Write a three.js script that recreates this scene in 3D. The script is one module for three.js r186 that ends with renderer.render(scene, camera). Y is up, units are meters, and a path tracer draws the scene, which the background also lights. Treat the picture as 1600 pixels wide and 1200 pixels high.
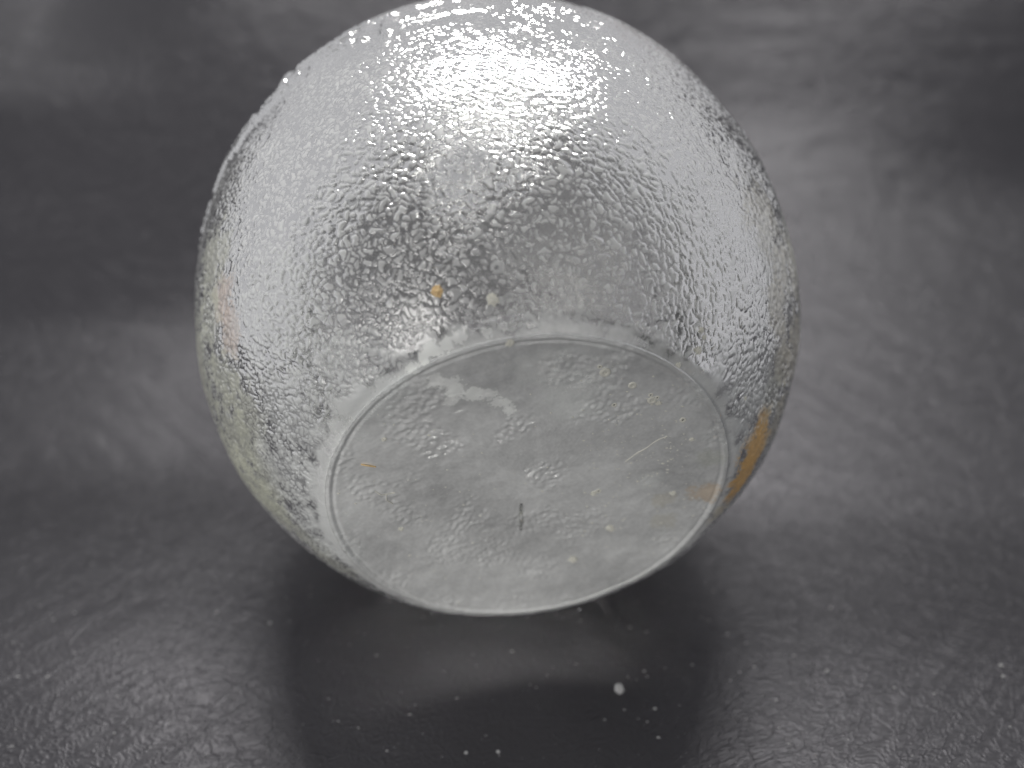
import * as THREE from 'three';
import { createNoise3D, createNoise2D } from 'simplex-noise';
import { RectAreaLightUniformsLib } from 'three/addons/lights/RectAreaLightUniformsLib.js';
import { mergeGeometries } from 'three/addons/utils/BufferGeometryUtils.js';

// ---------------------------------------------------------------- camera, light, exposure
RectAreaLightUniformsLib.init();
const scene = new THREE.Scene();
const camera = new THREE.PerspectiveCamera(40.02, 1024 / 768, 0.01, 5);
camera.position.set(0.0022, 0.11282, 0.12758);
camera.rotation.set(-34 * Math.PI / 180, 0, 0);
camera.focus = 0.114;
camera.userData.fStop = 13;
scene.background = new THREE.Color().setRGB(0.30, 0.30, 0.31);   // dim even light of the room
const renderer = new THREE.WebGLRenderer({ antialias: true });
renderer.toneMapping = THREE.LinearToneMapping;
renderer.toneMappingExposure = 1.38;
renderer.shadowMap.enabled = true;
const LAMP = { x: 0.0, y: 0.62, z: -0.36, w: 0.48, d: 0.045, power: 31 };
const FRONT_FILL = { x: -0.32, y: 0.36, z: 0.68, w: 0.45, d: 0.30, power: 5.0 };  // added fill panel, out of view, to brighten the bottle base
const lampLight = new THREE.RectAreaLight(new THREE.Color().setRGB(1, 0.985, 0.95), LAMP.power, LAMP.w, LAMP.d);
lampLight.position.set(LAMP.x, LAMP.y, LAMP.z);
lampLight.lookAt(0, 0.02, 0);
scene.add(lampLight);
const frontFill = new THREE.RectAreaLight(new THREE.Color().setRGB(1, 0.99, 0.97), FRONT_FILL.power, FRONT_FILL.w, FRONT_FILL.d);
frontFill.position.set(FRONT_FILL.x, FRONT_FILL.y, FRONT_FILL.z);
frontFill.lookAt(0, 0.03, 0);
scene.add(frontFill);

// ---------------------------------------------------------------- helpers
function rng(seed) { let a = seed >>> 0; return () => { a = (a + 0x6D2B79F5) | 0; let t = Math.imul(a ^ (a >>> 15), 1 | a); t = (t + Math.imul(t ^ (t >>> 7), 61 | t)) ^ t; return ((t ^ (t >>> 14)) >>> 0) / 4294967296; }; }
const n3 = createNoise3D(rng(11)), n2 = createNoise2D(rng(12));
const { clamp, lerp } = THREE.MathUtils;
const ss = (a, b, x) => { const t = clamp((x - a) / (b - a), 0, 1); return t * t * (3 - 2 * t); };
const hash3 = (x, y, z) => { let h = Math.imul(x, 374761393) + Math.imul(y, 668265263) + Math.imul(z, 2147483647 ^ 0x5bd1e995); h = Math.imul(h ^ (h >>> 13), 1274126177); h ^= h >>> 16; h = Math.imul(h, 0x85ebca6b); return (h ^ (h >>> 13)) >>> 0; };
function mesh(name, geometry, material, parent = scene) {
  const m = new THREE.Mesh(geometry, material); m.name = name; m.castShadow = m.receiveShadow = true; parent.add(m); return m;
}
const tag = (o, label, category, group, kind) => { Object.assign(o.userData, { label, category }); if (group) o.userData.group = group; if (kind) o.userData.kind = kind; return o; };
function gridGeometry(rows, cols, at, wrap) {          // at(i, j, out) fills [x, y, z, u, v]
  const n = rows * cols, p = new Float32Array(n * 3), uv = new Float32Array(n * 2), o = [0, 0, 0, 0, 0];
  for (let i = 0, k = 0; i < rows; i++) for (let j = 0; j < cols; j++, k++) { at(i, j, o); p.set([o[0], o[1], o[2]], k * 3); uv[k * 2] = o[3]; uv[k * 2 + 1] = o[4]; }
  const jn = wrap ? cols : cols - 1, idx = new Uint32Array((rows - 1) * jn * 6);
  for (let i = 0, k = 0; i < rows - 1; i++) for (let j = 0; j < jn; j++) {
    const a = i * cols + j, b = i * cols + (j + 1) % cols, c = a + cols, d = b + cols;
    idx.set([a, c, b, b, c, d], k); k += 6;
  }
  const g = new THREE.BufferGeometry();
  g.setAttribute('position', new THREE.BufferAttribute(p, 3)); g.setAttribute('uv', new THREE.BufferAttribute(uv, 2)); g.setIndex(new THREE.BufferAttribute(idx, 1));
  g.computeVertexNormals(); return g;
}
function fixPole(g, cols) {                             // one normal for the first rings round a pole
  const n = g.attributes.normal, v = new THREE.Vector3(), t = new THREE.Vector3();
  for (let j = 0; j < cols; j++) v.add(t.fromBufferAttribute(n, 3 * cols + j));
  v.normalize(); for (let k = 0; k < 3 * cols; k++) n.setXYZ(k, v.x, v.y, v.z); return g;
}
function dataTexture(size, fill, srgb) {
  const d = new Uint8Array(size * size * 4); fill(d, size);
  const t = new THREE.DataTexture(d, size, size, THREE.RGBAFormat); t.magFilter = THREE.LinearFilter; t.minFilter = THREE.LinearFilter;
  t.wrapS = t.wrapT = THREE.RepeatWrapping; if (srgb) t.colorSpace = THREE.SRGBColorSpace; t.needsUpdate = true; return t;
}

// ---------------------------------------------------------------- black leather sheet, floor and sweep
// tilt (degrees) of the sheet along its length s (m, from the front edge), for columns at x
const S0 = 0.16;                                        // s at which z = 0
const KEYS = [
  { x: -0.105, k: [[-0.06, 6], [-0.04, 4], [-0.018, -7], [0.004, -9], [0.034, 12], [0.049, 19], [0.062, 36], [0.08, 44], [0.098, 40], [0.113, 22], [0.14, 20], [0.4, 20]] },
  { x: -0.06, k: [[-0.06, 6], [-0.04, 4], [-0.018, -7], [0.004, -8], [0.033, 12], [0.048, 18], [0.064, 34], [0.08, 42], [0.11, 42], [0.14, 38], [0.20, 36], [0.4, 36]] },
  { x: -0.02, k: [[-0.06, 2], [-0.038, 0], [-0.018, -5], [0.004, -4], [0.028, 11], [0.045, 19], [0.065, 32], [0.09, 38], [0.13, 40], [0.18, 38], [0.24, 36], [0.4, 36]] },
  { x: 0.05, k: [[-0.06, -4], [-0.04, -4], [-0.022, -8], [-0.008, -5], [0.014, 9], [0.03, 13], [0.06, 18], [0.09, 24], [0.12, 36], [0.16, 42], [0.4, 42]] },
  { x: 0.13, k: [[-0.06, -4], [-0.04, -4], [-0.022, -8], [-0.01, -4], [0.012, 9], [0.03, 13], [0.05, 16], [0.075, 22], [0.098, 46], [0.115, 46], [0.14, 42], [0.4, 40]] },
];
function keyTilt(k, s) { for (let i = 1; i < k.length; i++) if (s < k[i][0]) { const t = clamp((s - k[i - 1][0]) / (k[i][0] - k[i - 1][0]), 0, 1); return lerp(k[i - 1][1], k[i][1], t * t * (3 - 2 * t)); } return k[k.length - 1][1]; }
function tiltAt(x, s) {
  if (x <= KEYS[0].x) return keyTilt(KEYS[0].k, s);
  for (let i = 1; i < KEYS.length; i++) if (x < KEYS[i].x) { const t = ss(KEYS[i - 1].x, KEYS[i].x, x); return lerp(keyTilt(KEYS[i - 1].k, s), keyTilt(KEYS[i].k, s), t); }
  return keyTilt(KEYS[KEYS.length - 1].k, s);
}
const LX = 0.26, LS = 0.40, NC = 521, NR = 801;
const leatherProfiles = [];
for (let j = 0; j < NC; j++) {
  const x = -LX / 2 + LX * j / (NC - 1) * 1, col = new Float32Array(NR * 4), ds = LS / (NR - 1);
  const X = x * 1.6; let y = 0, z = S0;
  for (let i = 0; i < NR; i++) {
    const s = i * ds - S0, t = tiltAt(X, s) * Math.PI / 180;
    col.set([y, z, Math.cos(t), Math.sin(t)], i * 4);
    y += Math.sin(t) * ds; z -= Math.cos(t) * ds;
  }
  leatherProfiles.push(col);
}
{ const at = Math.round((S0 - 0.003) / LS * (NR - 1)) * 4; for (const p of leatherProfiles) { const y0 = p[at] + 0.0004, z0 = p[at + 1] - 0.003; for (let i = 0; i < p.length; i += 4) { p[i] -= y0; p[i + 1] -= z0; } } }
function wrinkle(x, s) {                                // real folds and ripples of the hide, metres
  const back = ss(-0.01, 0.05, s), right = ss(-0.02, 0.07, x);
  let h = 0.0002 * n2(x * 7 + 3, s * 10) * back + 0.00003 * n2(x * 22, s * 45 + 7);
  const w = n2(x * 8, s * 12) * 0.006 + n2(x * 30, s * 30) * 0.001;
  h += 0.000035 * (0.12 + right) * n2(x * 20 + 5, (s + w) * 140) * ss(0.0, 0.04, s + 0.02);
  h += 0.000018 * n2(x * 60, (s + w) * 260 + x * 60);
  return h;
}
const leatherGeo = gridGeometry(NR, NC, (i, j, o) => {
  const X = (-LX / 2 + LX * j / (NC - 1)) * 1.6, s = LS * i / (NR - 1) - S0, c = leatherProfiles[j], k = i * 4;
  const h = wrinkle(X, s), front = 1 - Math.exp(-((X * X + (s + 0.002) * (s + 0.002)) / 0.0002));
  const hh = h * (0.15 + 0.85 * front);
  o[0] = X; o[1] = c[k] + c[k + 2] * hh; o[2] = c[k + 1] + c[k + 3] * hh; o[3] = X / 0.12; o[4] = s / 0.12;
}, false);
// leather grain: creases (two directions), pores
const leatherBump = dataTexture(2048, (d, N) => {
  const worley = (u, v, cu, cv, seed) => {              // periodic F2 - F1
    const x = u * cu, y = v * cv, ix = Math.floor(x), iy = Math.floor(y); let f1 = 9, f2 = 9;
    for (let a = -1; a <= 1; a++) for (let b = -1; b <= 1; b++) {
      const cx = ix + a, cy = iy + b, h = hash3(((cx % cu) + cu) % cu, ((cy % cv) + cv) % cv, seed);
      const dx = cx + (h & 1023) / 1023 - x, dy = cy + ((h >>> 10) & 1023) / 1023 - y, q = Math.sqrt(dx * dx + dy * dy);
      if (q < f1) { f2 = f1; f1 = q; } else if (q < f2) f2 = q;
    }
    return f2 - f1;
  };
  const per = (u, v, f, seed) => { const a = u * 2 * Math.PI, b = v * 2 * Math.PI; return n3(Math.cos(a) * f + seed, Math.sin(a) * f + Math.cos(b) * f, Math.sin(b) * f + seed * 3); };
  for (let y = 0, k = 0; y < N; y++) for (let x = 0; x < N; x++, k += 4) {
    const u0 = x / N, v0 = y / N, w = per(u0, v0, 2.2, 4) * 0.012, w2 = per(u0, v0, 7, 9) * 0.004;
    const u = u0 + w + w2, v = v0 + w2 - w * 0.5;
    const a = u + v, b = v - u;                          // both stay periodic
    const c1 = worley(a, b, 14, 26, 1), c2 = worley(u, v, 60, 110, 2), c3 = worley(u + w2, v, 110, 300, 3);
    let h = 0.24 * ss(0, 0.06, c1) + 0.13 * ss(0, 0.4, c2) + 0.24 * ss(0, 0.6, c3);
    h += 0.06 * per(u0, v0, 40, 2);
    const q = clamp(Math.round(h * 255), 0, 255); d[k] = d[k + 1] = d[k + 2] = q; d[k + 3] = 255;
  }
});
const leatherMat = new THREE.MeshPhysicalMaterial({ color: new THREE.Color().setRGB(0.011, 0.0105, 0.0125), roughness: 0.39, ior: 1.74, specularColor: new THREE.Color().setRGB(0.95, 0.93, 1.0), bumpMap: leatherBump, bumpScale: 0.00011 });
leatherMat.name = 'black leather';
const leather = mesh('leather_sheet', leatherGeo, leatherMat);
leather.userData = { kind: 'structure', label: 'black grained leather sheet sweeping up behind the glass bottle', category: 'leather' };

// ---------------------------------------------------------------- the glass bottle
const R = 0.04, SA = 1.0426, SD = 0.8778, SG = 0.9266;  // radius, half length, base distance, squareness of the round body
const RB = R * Math.pow(1 - Math.pow(SD / SA, 2 / SG), SG / 2);
const bottle = new THREE.Group(); bottle.name = 'glass_bottle'; scene.add(bottle);   // local y runs from the base to the mouth
bottle.matrix.makeBasis(new THREE.Vector3(0.98684, -0.09041, -0.13404), new THREE.Vector3(-0.12134, 0.13376, -0.98356), new THREE.Vector3(0.10686, 0.98688, 0.12102)).setPosition(0.00426, 0.0351, 0.03453);
bottle.matrix.decompose(bottle.position, bottle.quaternion, bottle.scale);
tag(bottle, 'round clear glass bottle lying on its side, pebbled body with smooth hazy base', 'bottle');

// outer outline (r, y) from the middle of the base over the body to the neck, by arc length
function outline() {
  const p = [];
  for (let i = 0; i <= 60; i++) p.push([RB * i / 60, 0]);
  const t0 = Math.acos(Math.pow(SD / SA, 1 / SG));
  for (let i = 1; i <= 600; i++) {
    const t = t0 + (Math.PI - t0) * i / 600, c = Math.cos(t), r = R * Math.pow(Math.abs(Math.sin(t)), SG), y = SD * R - Math.sign(c) * SA * R * Math.pow(Math.abs(c), SG);
    if (t > 2 && r < 0.0135) break;
    p.push([r, y]);
  }
  const [, ye] = p[p.length - 1];
  p.push([0.0125, ye + 0.0012], [0.0122, ye + 0.004], [0.0122, ye + 0.016]);
  return p;
}
const OUT = outline(), ARC = [0];
for (let i = 1; i < OUT.length; i++) ARC.push(ARC[i - 1] + Math.hypot(OUT[i][0] - OUT[i - 1][0], OUT[i][1] - OUT[i - 1][1]));
const ARC_BASE = RB, ARC_END = ARC[ARC.length - 1], ARC_NECK = ARC[OUT.length - 4], UVS = 0.135;
function atArc(s) {
  let a = 0, b = ARC.length - 1; while (b - a > 1) { const m = (a + b) >> 1; if (ARC[m] <= s) a = m; else b = m; }
  const t = clamp((s - ARC[a]) / (ARC[b] - ARC[a]), 0, 1), dr = OUT[b][0] - OUT[a][0], dy = OUT[b][1] - OUT[a][1], l = Math.hypot(dr, dy);
  return [lerp(OUT[a][0], OUT[b][0], t), lerp(OUT[a][1], OUT[b][1], t), dy / l, -dr / l];    // r, y, outward normal
}
// pebbles: rounded cells with narrow valleys, some run together into bars
const NEAR = new Float64Array(27 * 5);
function pebble(x, y, z) {                              // millimetres -> 0 in the valleys .. 1 on the domes
  const wx = 0.5 * n3(x * 0.5, y * 0.5, z * 0.5), wy = 0.5 * n3(x * 0.5 + 40, y * 0.5, z * 0.5), wz = 0.5 * n3(x * 0.5, y * 0.5 + 40, z * 0.5);
  const C = 0.77, px = (x + wx) / C, py = (y + wy) / C * 1.1, pz = (z + wz) / C, ix = Math.floor(px), iy = Math.floor(py), iz = Math.floor(pz);
  let f1 = 99, id = 0, gx = 0, gy = 0, gz = 0, n = 0; const near = NEAR;
  for (let a = -1; a <= 1; a++) for (let b = -1; b <= 1; b++) for (let c = -1; c <= 1; c++) {
    const h = hash3(ix + a, iy + b, iz + c), qx = ix + a + 0.1 + 0.8 * (h & 1023) / 1023, qy = iy + b + 0.1 + 0.8 * ((h >>> 10) & 1023) / 1023, qz = iz + c + 0.1 + 0.8 * ((h >>> 20) & 1023) / 1023;
    const e = (qx - px) ** 2 + (qy - py) ** 2 + (qz - pz) ** 2; near[n] = e; near[n + 1] = h; near[n + 2] = qx; near[n + 3] = qy; near[n + 4] = qz; n += 5;
    if (e < f1) { f1 = e; id = h; gx = qx; gy = qy; gz = qz; }
  }
  let edge = 9;
  for (let k = 0; k < n; k += 5) {
    if (near[k + 1] === id) continue;
    const m = (id ^ near[k + 1]) >>> 0; if ((Math.imul(m, 2654435761) >>> 24) < 38) continue;       // these two run together
    const ex = near[k + 2] - gx, ey = near[k + 3] - gy, ez = near[k + 4] - gz, l = Math.sqrt(ex * ex + ey * ey + ez * ez);
    const q = (((gx + near[k + 2]) / 2 - px) * ex + ((gy + near[k + 3]) / 2 - py) * ey + ((gz + near[k + 4]) / 2 - pz) * ez) / l;
    if (q < edge) edge = q;
  }
  pebble.id = id; const t = clamp(0.72 * edge / 0.40 + 0.36 * (1 - Math.sqrt(f1) / 0.75), 0, 1); return 1 - (1 - t) * (1 - t);
}
// worn raised lettering round the shoulder, too blurred to read: short strokes
const STROKES = []; { const r = rng(5); for (let a = 0; a < 34; a++) { const c = a * 2 * Math.PI / 34; for (let k = 0; k < 3; k++) STROKES.push([c + (r() - 0.5) * 0.1, 0.0405 + r() * 0.006, r() < 0.5 ? 0 : 1, 0.0016 + r() * 0.0018]); } }
function letters(phi, s, r) {
  const y = s; let h = 0;
  for (const [c, cy, dir, len] of STROKES) {
    let dp = Math.abs(phi - c); if (dp > Math.PI) dp = 2 * Math.PI - dp;
    dp *= r; const dy = Math.abs(y - cy); if (dp > 0.005 || dy > 0.006) continue;
    const e = dir ? Math.hypot(Math.max(dp - len, 0), dy) : Math.hypot(dp, Math.max(dy - len, 0));
    h = Math.max(h, 1 - ss(0.0003, 0.0011, e));
  }
  return h;
}
function displaced(phi, s) {
  const [r, y, nr, ny] = atArc(s), cx = Math.cos(phi), cz = Math.sin(phi), x = r * cx * 1000, yy = y * 1000, z = r * cz * 1000;
  let h = 0.00018 * n3(x * 0.05, yy * 0.05, z * 0.05) * ss(0.004, 0.03, s) + 0.00004 * n3(x * 0.25, yy * 0.25, z * 0.25);
  const out = s - ARC_BASE, wob = 0.0012 * n3(x * 0.18, yy * 0.18, z * 0.18) + 0.0005 * n3(x * 0.7, yy * 0.7, z * 0.7);
  if (out < 0) {                                        // base: gentle hollow, a fine mould ring, faint orange peel
    const q = s / ARC_BASE;
    h -= 0.0011 * (1 - q * q) * (1 - ss(0.9, 1, q) * 0.5);
    h += 0.00010 * Math.exp(-(((out + 0.0006) / 0.00016) ** 2)) - 0.00012 * Math.exp(-(((out + 0.0010) / 0.0002) ** 2));
    const m = ss(0.05, 0.5, n3(x * 0.11 + 9, 3, z * 0.11));
    h += 0.00007 * m * n3(x * 1.1, 7, z * 1.1) + 0.00004 * n3(x * 0.45, 2, z * 0.45) + 0.00001 * n3(x * 2.2, 2, z * 2.2);
  } else {
    const k = ss(0.0010, 0.0030, out + wob) * (1 - ss(ARC_NECK - 0.006, ARC_NECK, s));
    if (k > 0) h += 0.00020 * k * (pebble(x, yy, z) - 0.6) * (0.75 + 0.35 * n3(x * 0.12, yy * 0.12 + 5, z * 0.12));
    h += 0.00045 * letters(phi < 0 ? phi + 2 * Math.PI : phi, y, r) * ss(0.3, 0.8, -cx + 0.35 * cz);
    h -= 0.00035 * Math.exp(-((out / 0.0008) ** 2));    // softened heel
  }
  return [(r + nr * h) * cx, y + ny * h, (r + nr * h) * cz];
}
const uvOf = (phi, s) => [0.5 + 0.5 * s / UVS * Math.cos(phi), 0.5 + 0.5 * s / UVS * Math.sin(phi)];
function shellPart(s0, s1, rows, cols) {
  return gridGeometry(rows, cols, (i, j, o) => {
    const phi = -2 * Math.PI * j / cols, s = Math.max(lerp(s0, s1, i / (rows - 1)), 1e-5), p = displaced(phi, s), t = uvOf(phi, s);
    o[0] = p[0]; o[1] = p[1]; o[2] = p[2]; o[3] = t[0]; o[4] = t[1];
  }, true);
}
// stains and films: [x, y, z (mm on the bottle), radius mm, strength, kind]
const RUST = [0.78, 0.47, 0.15], OCHRE = [0.66, 0.60, 0.46], OLIVE = [0.56, 0.57, 0.46], HAZE = [0.76, 0.775, 0.76], PINK = [0.66, 0.52, 0.44], WHITE = [0.90, 0.91, 0.88];
const STAINS = [
  [27.0, 3.5, 4.2, 3.6, 1, RUST], [27.2, 3.9, 7.0, 2.6, 0.9, RUST], [26.4, 2.6, -0.3, 3.4, 0.9, RUST], [25.6, 2.0, -3.2, 2.2, 0.6, RUST], [24.5, 1.2, -5.2, 2.2, 0.5, OCHRE], [21.4, 0, -0.6, 2.2, 0.25, RUST], [20.6, 0, 5, 2.0, 0.22, OLIVE],
  [30.2, 9.3, 12.4, 4, 0.5, OCHRE], [28.2, 11, 18.6, 4, 0.5, OCHRE], [29, 6.5, 9.5, 4, 0.35, OLIVE], [27, 18.5, 25.8, 6, 0.35, OCHRE], [29.5, 15, 21, 4, 0.35, OCHRE],
  [-34.8, 18.6, 13.7, 3.6, 0.55, PINK], [-33.6, 14.2, 11.7, 3.4, 0.5, PINK], [-36, 20, 9, 5, 0.35, OLIVE], [-34.6, 13.1, 5, 5, 0.45, OLIVE], [-33.4, 10.6, -1.8, 6, 0.5, OLIVE], [-31.4, 9, -7.8, 6, 0.5, OLIVE], [-29.2, 7.1, -10.5, 5, 0.5, OLIVE], [-25.5, 4, -12, 4, 0.35, OLIVE],
  [-36.5, 24, 14, 6, 0.5, OLIVE], [-32, 9, 4, 5, 0.4, OLIVE], [-29.5, 6.5, -3.5, 5, 0.4, OLIVE], [-37, 22, 0, 9, 0.5, OLIVE], [-34, 14, -9, 7, 0.5, OLIVE], [-22, 3, -16, 4, 0.35, OLIVE], [33, 14, 10, 6, 0.45, OCHRE], [31, 8, 4, 4, 0.4, OCHRE], [33, 20, 18, 6, 0.4, OCHRE], [34, 26, 16, 7, 0.35, OLIVE],
  [-20, 2, 15, 6, 0.35, HAZE], [-25, 4.5, 8, 7, 0.4, HAZE], [-26, 5, 0, 6, 0.4, HAZE], [-24, 3, -6, 5, 0.4, HAZE], [-22, 2.5, -10, 5, 0.4, HAZE], [-29, 10, 18, 8, 0.3, HAZE], [23, 2.5, 10, 5, 0.4, HAZE], [20, 2, 16, 5, 0.3, HAZE], [25, 5, 14, 5, 0.3, HAZE], [30, 14, 22, 8, 0.25, HAZE],
  [-14.5, 0.2, 18.5, 0.9, 0.7, WHITE], [-13.3, 0.3, 19.6, 1.0, 0.9, WHITE], [-12.4, 0.5, 20.5, 1.0, 0.95, WHITE], [-11, 0.5, 21.4, 0.8, 0.7, WHITE], [-9.6, 0.6, 22.1, 0.9, 0.6, WHITE], [-7.2, 0.6, 23, 0.8, 0.5, WHITE], [-5.2, 0.6, 23.6, 0.8, 0.45, WHITE],
  [-11.8, 0, 16.8, 1.3, 0.6, WHITE], [-10.5, 0, 16.3, 1.5, 0.6, WHITE], [-9.6, 0, 15.2, 1.4, 0.7, WHITE], [-7.9, 0, 14.9, 1.3, 0.75, WHITE], [-6.4, 0, 14.6, 1.2, 0.6, WHITE], [-5, 0, 13.2, 1.0, 0.6, WHITE], [-3.6, 0, 12.2, 1.1, 0.9, WHITE], [-4.2, 0, 13.2, 0.9, 0.7, WHITE], [-10, 0, 13.8, 0.8, 0.45, WHITE],
  [-1, 0, 18.5, 3, 0.22, WHITE], [4, 0, 18.2, 4, 0.18, WHITE], [3, 0, 14, 4, 0.15, WHITE],
  [14, 0, 1, 1.6, 0.25, WHITE], [16.5, 0, -2.5, 1.6, 0.25, OCHRE], [17, 0, -6, 1.8, 0.22, OCHRE],
];
const TEX = 2048, stainColor = new Uint8Array(TEX * TEX * 4), stainData = new Uint8Array(TEX * TEX * 4);
{
  const table = []; for (let i = 0; i <= 4096; i++) table.push(atArc(UVS * i / 4096));
  const enc = (c) => Math.round(255 * clamp(c <= 0.0031308 ? 12.92 * c : 1.055 * Math.pow(c, 1 / 2.4) - 0.055, 0, 1));
  for (let j = 0, k = 0; j < TEX; j++) for (let i = 0; i < TEX; i++, k += 4) {
    const u = (i + 0.5) / TEX - 0.5, v = (j + 0.5) / TEX - 0.5, q = 2 * Math.hypot(u, v), s = q * UVS;
    stainColor[k + 3] = stainData[k + 3] = 255;
    if (s > ARC_NECK + 0.002) { stainColor[k] = stainColor[k + 1] = stainColor[k + 2] = 190; stainData[k] = 190; stainData[k + 1] = 30; continue; }
    const [r, y] = table[Math.round(q * 4096)], f = q > 1e-6 ? 2 / q : 0, x = r * u * f * 1000, yy = y * 1000, z = r * v * f * 1000;
    const g1 = n3(x * 0.09, yy * 0.09, z * 0.09), g2 = n3(x * 0.35, yy * 0.35, z * 0.35), g3 = n3(x * 1.6, yy * 1.6, z * 1.6), g4 = n3(x * 4, yy * 4, z * 4);
    const base = 1 - ss(ARC_BASE + 0.0004, ARC_BASE + 0.0028, s + 0.0016 * g2 + 0.0006 * g1);
    // dried film on the base, in smoky patches; on the body each pebble crown is paler and more matte than the valleys, with its own outline
    const wx = x + 1.5 * g1, wz = z + 1.5 * g2, smoke = n3(wx * 0.13, 20, wz * 0.2) * 0.6 + n3(wx * 0.4, 25, wz * 0.5) * 0.3 + n3(wx * 1.1, 28, wz * 1.1) * 0.15;
    let film = 0.03 + 0.015 * g3, rough = 0.05;
    if (base < 1) {
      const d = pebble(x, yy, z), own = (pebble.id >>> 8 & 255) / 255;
      film += (0.26 + 0.26 * own) * (1 - 0.85 * ss(0.052, 0.074, s + 0.008 * g1 + 0.003 * g2)) * ss(0.52, 0.66, d + 0.05 * g3);  // tone fade towards the shoulder put into the film to darken the far wall
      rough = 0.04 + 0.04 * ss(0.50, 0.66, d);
    }
    film = lerp(film, 0.66 + 0.14 * n3(x * 0.06 + 3, 31, z * 0.08) + 0.09 * smoke + 0.05 * g3, base); rough = lerp(rough, 0.16, base);
    let c = [0.78, 0.795, 0.775];
    for (const [sx, sy, sz, sr, st, col] of STAINS) {
      const dx = x - sx, dy = yy - sy, dz = z - sz, e2 = dx * dx + dy * dy + dz * dz; if (e2 > sr * sr * 2.2) continue;
      const e = Math.sqrt(e2) / sr + 0.32 * g2 + 0.26 * g3 + 0.15 * g4, m = st * (1 - ss(0.55, 1.0, e)); if (m <= 0) continue;
      for (let a = 0; a < 3; a++) c[a] = lerp(c[a], col[a], Math.min(1, m * 1.5));
      film = lerp(film, col === WHITE ? 0.97 : 0.8, m * (col === WHITE ? 1 : 0.8)); rough = lerp(rough, 0.6, m);
    }
    stainColor[k] = enc(c[0]); stainColor[k + 1] = enc(c[1]); stainColor[k + 2] = enc(c[2]);
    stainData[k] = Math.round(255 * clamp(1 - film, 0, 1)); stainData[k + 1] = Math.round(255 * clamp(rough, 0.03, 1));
  }
}
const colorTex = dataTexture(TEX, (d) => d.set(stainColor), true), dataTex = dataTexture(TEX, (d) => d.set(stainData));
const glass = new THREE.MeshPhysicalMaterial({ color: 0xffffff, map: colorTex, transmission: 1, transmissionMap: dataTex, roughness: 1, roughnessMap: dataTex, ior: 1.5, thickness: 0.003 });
glass.name = 'pebbled glass with dried film';
const innerGlass = new THREE.MeshPhysicalMaterial({ color: 0xffffff, transmission: 1, roughness: 0.05, ior: 1.5, thickness: 0.003 });
innerGlass.name = 'smooth inner glass';
const base = mesh('base', fixPole(shellPart(0, ARC_BASE, 150, 800), 800), glass, bottle);
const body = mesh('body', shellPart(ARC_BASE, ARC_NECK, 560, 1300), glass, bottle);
const neck = mesh('neck', shellPart(ARC_NECK, ARC_END, 30, 200), glass, bottle);
// inner face of the glass and the lip that closes it
{
  const rows = 140, cols = 220, wall = 0.0030, sEnd = ARC_END;
  const inner = gridGeometry(rows, cols, (i, j, o) => {
    const phi = 2 * Math.PI * j / cols, s = Math.max(sEnd * i / (rows - 1), 1e-5), [r, y, nr, ny] = atArc(s), cx = Math.cos(phi), cz = Math.sin(phi);
    const soft = ss(ARC_BASE - 0.010, ARC_BASE + 0.012, s), nk = 1 - 0.25 * ss(ARC_NECK - 0.01, ARC_NECK, s);
    const rr = Math.max(0, r - wall * nk * soft * Math.max(0.35, nr)), w = 0.0003 * ss(0, 0.002, rr) * n3(rr * cx * 90, y * 90, rr * cz * 90);
    const yy = s < ARC_BASE ? 0.0042 + 0.0003 * n3(rr * cx * 220, 9, rr * cz * 220) * (1 - ss(0.7, 1, s / ARC_BASE)) : y + lerp(0.0042, -wall * nk * ny, soft);
    o[0] = (rr + w) * cx; o[1] = yy; o[2] = (rr + w) * cz; o[3] = j / cols; o[4] = i / rows;
  }, true);
  mesh('inner_wall', fixPole(inner, cols), innerGlass, body);
  const [re, ye] = atArc(ARC_END), lp = [];
  for (let i = 0; i <= 20; i++) { const a = -Math.PI / 2 + 1.5 * Math.PI * i / 20; lp.push(new THREE.Vector2(re + 0.0008 + 0.0022 * Math.cos(a), ye + 0.002 + 0.0026 * Math.sin(a))); }
  lp.push(new THREE.Vector2(re - 0.00225, ye));
  mesh('lip', new THREE.LatheGeometry(lp, 120), innerGlass, neck);
}
// specks, bubbles, a fibre, a mould mark: small things stuck to or sunk in the glass
const arcOfY = (y) => { let a = ARC_BASE, b = ARC_NECK; for (let i = 0; i < 40; i++) { const m = (a + b) / 2; if (atArc(m)[1] < y) a = m; else b = m; } return a; };
function onGlass(x, y, z) {                             // local millimetres -> [point, outward normal] on the outer face
  const phi = Math.atan2(z, x), s = y < 0.05 ? Math.hypot(x, z) / 1000 : arcOfY(y / 1000), p = displaced(phi, s), [, , nr, ny] = atArc(s);
  return [new THREE.Vector3(...p), new THREE.Vector3(nr * Math.cos(phi), ny, nr * Math.sin(phi)).normalize()];
}
function crumbGeometry(r, seed, flat) {
  const g = new THREE.IcosahedronGeometry(r, 3), p = g.attributes.position, v = new THREE.Vector3();
  for (let i = 0; i < p.count; i++) { v.fromBufferAttribute(p, i); const d = v.clone().normalize(), k = 1 + 0.45 * n3(d.x * 1.6 + seed * 9, d.y * 1.6, d.z * 1.6) + 0.3 * n3(d.x * 4 + seed, d.y * 4, d.z * 4); p.setXYZ(i, v.x * k, v.y * k * flat, v.z * k); }
  g.computeVertexNormals(); return g;
}
const chalk = new THREE.MeshStandardMaterial({ color: new THREE.Color().setRGB(0.68, 0.67, 0.60), roughness: 0.9 }); chalk.name = 'pale mineral grit';
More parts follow.
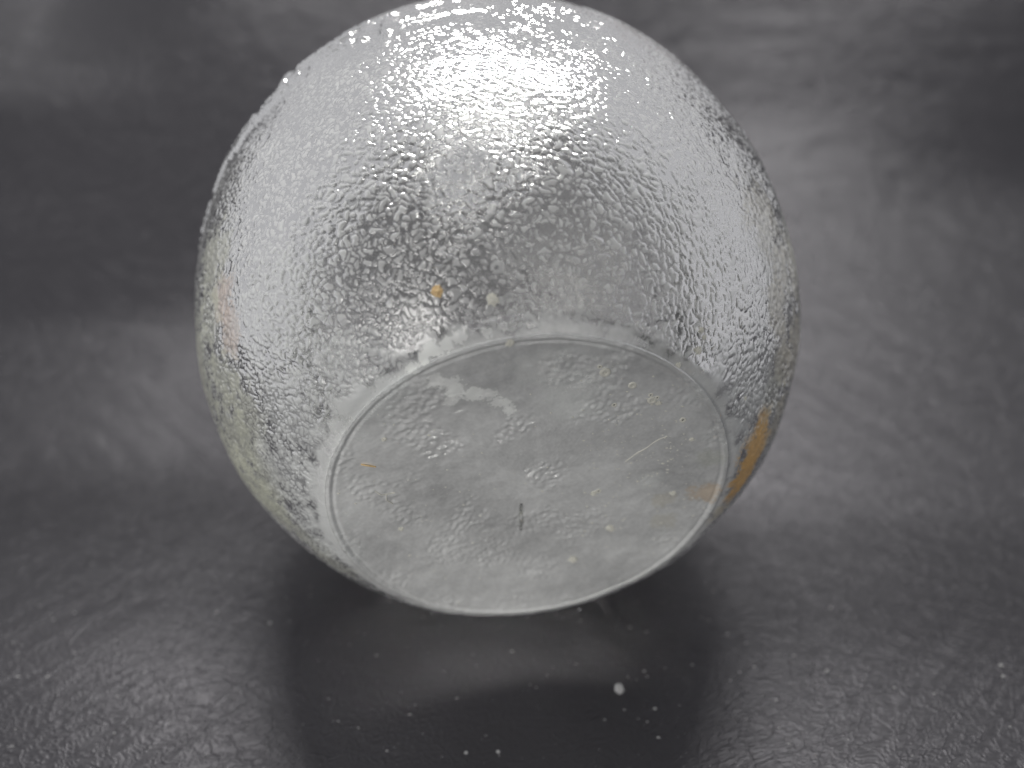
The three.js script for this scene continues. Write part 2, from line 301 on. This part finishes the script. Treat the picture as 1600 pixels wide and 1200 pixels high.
const ochreGrit = new THREE.MeshStandardMaterial({ color: new THREE.Color().setRGB(0.68, 0.50, 0.27), roughness: 0.9 }); ochreGrit.name = 'ochre grit';
const dark = new THREE.MeshStandardMaterial({ color: new THREE.Color().setRGB(0.03, 0.028, 0.025), roughness: 0.8 }); dark.name = 'dark grit';
function speck(name, x, y, z, r, material, flat = 0.45) {
  const [p, n] = onGlass(x, y, z), m = mesh(name, crumbGeometry(r / 1000, x + z, flat), material, y < 0.05 ? base : body);
  m.position.copy(p); m.quaternion.setFromUnitVectors(new THREE.Vector3(0, 1, 0), n); return m;
}
speck('grit_crumb', -11.9, 3.9, 25.4, 0.55, ochreGrit, 0.5).userData.label = 'ochre crumb stuck on the pebbled glass';
speck('grit_crumb', -6.5, 2.4, 25.6, 0.55, chalk, 0.5).userData.label = 'white crumb stuck on the pebbled glass';
for (const [x, y, z, r] of [[15.9, 1.6, 19.8, 0.42], [16.3, 2.9, 21.6, 0.3], [16.9, 2.6, 21.2, 0.22], [23.4, 2.4, 12.3, 0.26], [13.7, 0.1, 19, 0.34], [7.1, 0, -13, 0.5], [10.8, 0, -7.3, 0.45], [11.1, 0, -7.7, 0.3], [17.3, 0, -1, 0.35], [-4.7, 0, 22, 0.45], [12.6, 0, 13.4, 0.32], [-14.5, 0, -6.5, 0.3], [17.6, 0, 7.9, 0.25], [-16.8, 0, 8.3, 0.28], [7.9, 0, -1.4, 0.36]]) speck('grit_speck', x, y, z, r, chalk);
for (const [x, z, r] of [[5.9, 17.8, 0.62], [5.2, 18.6, 0.3], [9.2, 16, 0.5], [11.8, 13.8, 0.55], [11.5, 14.6, 0.3], [15.9, 10.9, 0.4], [7.8, 12.9, 0.34], [8.4, -1.0, 0.35], [12.3, 14.2, 0.28]]) {   // bubbles that broke open at the surface: a pale raised rim round a dark pit
  const [p, n] = onGlass(x, 0, z), b = mesh('burst_bubble', new THREE.TorusGeometry(r * 0.00062, r * 0.00036, 10, 22).rotateX(Math.PI / 2).scale(1, 0.6, 1), chalk, base);
  b.position.copy(p); b.quaternion.setFromUnitVectors(new THREE.Vector3(0, 1, 0), n);
  const pit = mesh('pit', new THREE.SphereGeometry(r * 0.00034, 12, 8).scale(1, 0.25, 1), r > 0.45 ? chalk : dark, b); pit.position.set(r * 0.00008, 0, 0);
}
function thread(name, pts, r, material, parent) {
  const c = new THREE.CatmullRomCurve3(pts.map(([x, z, lift]) => { const [p, n] = onGlass(x, 0, z); return p.addScaledVector(n, lift / 1000); }));
  return mesh(name, new THREE.TubeGeometry(c, 40, r / 1000, 7), material, parent);
}
thread('scratch_burr', [[10.7, 3.9, 0], [11.6, 5.2, 0.02], [12.6, 6.2, 0.02], [13.6, 7.4, 0.02], [14.7, 8.3, 0]], 0.06, chalk, base);
thread('lint_fibre', [[-19.2, 4.5, 0.02], [-18.5, 4.4, 0.15], [-17.6, 4.0, 0.03]], 0.10, ochreGrit, base);
thread('lint_fibre', [[-17.6, 0.1, 0.02], [-16.9, -0.4, 0.1], [-16.3, -0.5, 0.05], [-15.3, -0.4, 0.02]], 0.05, chalk, base);
thread('lint_fibre', [[-16.3, -0.5, 0.05], [-16.2, -1.4, 0.08], [-15.5, -2.2, 0.02]], 0.05, chalk, base);
thread('mould_mark', [[-0.55, -3.0, -0.2], [-0.4, -4.5, -0.1], [-0.2, -6.2, -0.1], [-0.1, -7.6, -0.2]], 0.26, glass, base);
{ // fine dust on the base
  const r = rng(21), parts = [], v = new THREE.Vector3(0, 1, 0), q = new THREE.Quaternion(), m4 = new THREE.Matrix4();
  for (let i = 0; i < 420; i++) {
    const cl = r() < 0.6, a = r() * Math.PI * 2, d = Math.sqrt(r()) * 22, x = cl ? 12 + (r() + r() - 1) * 10 : Math.cos(a) * d, z = cl ? 4 + (r() + r() - 1) * 14 : Math.sin(a) * d; if (Math.hypot(x, z) > 22.5) continue;
    const [p, n] = onGlass(x, 0, z), s = 0.035 + 0.12 * r() * r();
    parts.push(new THREE.IcosahedronGeometry(s / 1000, 0).scale(1 + r(), 0.5, 1).applyMatrix4(m4.compose(p, q.setFromUnitVectors(v, n), new THREE.Vector3(1, 1, 1))));
  }
  const d = mesh('dust', mergeGeometries(parts), chalk, base); d.userData.kind = 'stuff';
}

// ---------------------------------------------------------------- lint and dust on the leather
function onLeather(x, s, lift) {
  const X = clamp((x / 1.6 + LX / 2) / LX, 0, 1) * (NC - 1), j = Math.min(Math.floor(X), NC - 2), f = X - j, k = Math.round((s + S0) / LS * (NR - 1)) * 4, a = leatherProfiles[j], b = leatherProfiles[j + 1];
  const h = (e) => lerp(a[k + e], b[k + e], f), front = 1 - Math.exp(-((x * x + (s + 0.002) * (s + 0.002)) / 0.0002)), hh = wrinkle(x, s) * (0.15 + 0.85 * front) + lift;
  return [new THREE.Vector3(x, h(0) + h(2) * hh, h(1) + h(3) * hh), new THREE.Vector3(0, h(2), h(3))];
}
const lintMat = new THREE.MeshStandardMaterial({ color: new THREE.Color().setRGB(0.40, 0.40, 0.40), roughness: 0.9 }); lintMat.name = 'grey lint';
const UPV = new THREE.Vector3(0, 1, 0);
{
  const [p, n] = onLeather(0.0162, -0.0362, 0.0004), c = mesh('lint_crumb', crumbGeometry(0.0007, 3, 1.0), lintMat);
  c.scale.set(0.7, 1.25, 0.7); c.position.copy(p); c.quaternion.setFromUnitVectors(UPV, n); c.rotateZ(0.25);
  tag(c, 'grey upright crumb on the black leather below the bottle base', 'crumb');
}
[[0.0440, -0.0330, 0.3], [0.0675, -0.0320, 0.3], [0.0670, -0.0340, 0.26], [0.0520, -0.0360, 0.2], [0.0480, -0.0200, 0.26], [0.0205, -0.0390, 0.22], [0.0005, -0.0450, 0.28], [-0.0035, -0.0450, 0.26], [-0.0320, -0.0230, 0.24], [-0.0400, -0.0210, 0.22], [0.0362, -0.0380, 0.2], [-0.0480, -0.0420, 0.16]].forEach(([x, s, r], i) => {
  const [p, n] = onLeather(x, s, r * 0.0003), c = mesh(i ? 'lint_speck_' + String(i).padStart(3, '0') : 'lint_speck', crumbGeometry(r * 0.75 / 1000, i * 3.1, 0.7), lintMat);
  c.position.copy(p); c.quaternion.setFromUnitVectors(UPV, n); tag(c, 'tiny pale lint speck lying on the black leather', 'lint', 'lint specks on the leather');
});
{
  const r = rng(31), N = 1500, flake = new THREE.IcosahedronGeometry(1, 0), inst = new THREE.InstancedMesh(flake, lintMat, N), q = new THREE.Quaternion(), m4 = new THREE.Matrix4();
  inst.name = 'leather_dust';
  for (let i = 0; i < N; i++) {
    const s = r() < 0.75 ? -0.058 + 0.05 * r() : -0.02 + 0.1 * r(), x = (r() - 0.5) * 0.19, [p, n] = onLeather(x, s, 0.00002), e = (0.03 + 0.10 * Math.pow(r(), 5)) / 1000;
    q.setFromUnitVectors(UPV, n); inst.setMatrixAt(i, m4.compose(p, q, new THREE.Vector3(e * (1 + 1.5 * r()), e * 0.7, e)));
  }
  inst.castShadow = inst.receiveShadow = true; scene.add(inst); tag(inst, 'fine pale dust scattered over the black leather', 'dust', null, 'stuff');
}

// ---------------------------------------------------------------- the lamp above and the added front fill (outside the frame)
function lampPanel(light, L, label) {
  const lamp = new THREE.Group(); lamp.name = L === LAMP ? 'lamp_panel' : 'lamp_panel_001'; scene.add(lamp);
  lamp.position.copy(light.position); lamp.quaternion.copy(light.quaternion);
  tag(lamp, label, 'lamp');
  mesh('housing', new THREE.BoxGeometry(L.w + 0.02, L.d + 0.02, 0.02).translate(0, 0, 0.018), new THREE.MeshStandardMaterial({ color: 0x777777, roughness: 0.6 }), lamp);
  mesh('diffuser', new THREE.BoxGeometry(L.w, L.d, 0.004).translate(0, 0, 0.004), new THREE.MeshStandardMaterial({ color: 0xeeeeee, roughness: 0.6, emissive: 0xfff8ee, emissiveIntensity: 1 }), lamp);
}
lampPanel(lampLight, LAMP, 'small bright lamp panel hanging high behind the bottle');
lampPanel(frontFill, FRONT_FILL, 'added soft fill panel out of view in front of the bottle');

// ---------------------------------------------------------------- the phone that takes the picture, mirrored dark in the glass
const phone = new THREE.Group(); phone.name = 'phone'; scene.add(phone);
phone.position.copy(camera.position); phone.quaternion.copy(camera.quaternion);
tag(phone, 'black phone held up facing the base of the bottle', 'phone');
const phoneShape = new THREE.Shape(); { const w = 0.158, h = 0.075, r = 0.010; phoneShape.moveTo(-w / 2 + r, -h / 2).lineTo(w / 2 - r, -h / 2).quadraticCurveTo(w / 2, -h / 2, w / 2, -h / 2 + r).lineTo(w / 2, h / 2 - r).quadraticCurveTo(w / 2, h / 2, w / 2 - r, h / 2).lineTo(-w / 2 + r, h / 2).quadraticCurveTo(-w / 2, h / 2, -w / 2, h / 2 - r).lineTo(-w / 2, -h / 2 + r).quadraticCurveTo(-w / 2, -h / 2, -w / 2 + r, -h / 2); }
mesh('case', new THREE.ExtrudeGeometry(phoneShape, { depth: 0.008, bevelEnabled: true, bevelSize: 0.001, bevelThickness: 0.001, bevelSegments: 2 }).translate(0.03, 0, 0.003), new THREE.MeshStandardMaterial({ color: new THREE.Color().setRGB(0.02, 0.02, 0.02), roughness: 0.6 }), phone);

scene.traverse((o) => { if (o.isLight) o.castShadow = true; });
renderer.render(scene, camera);
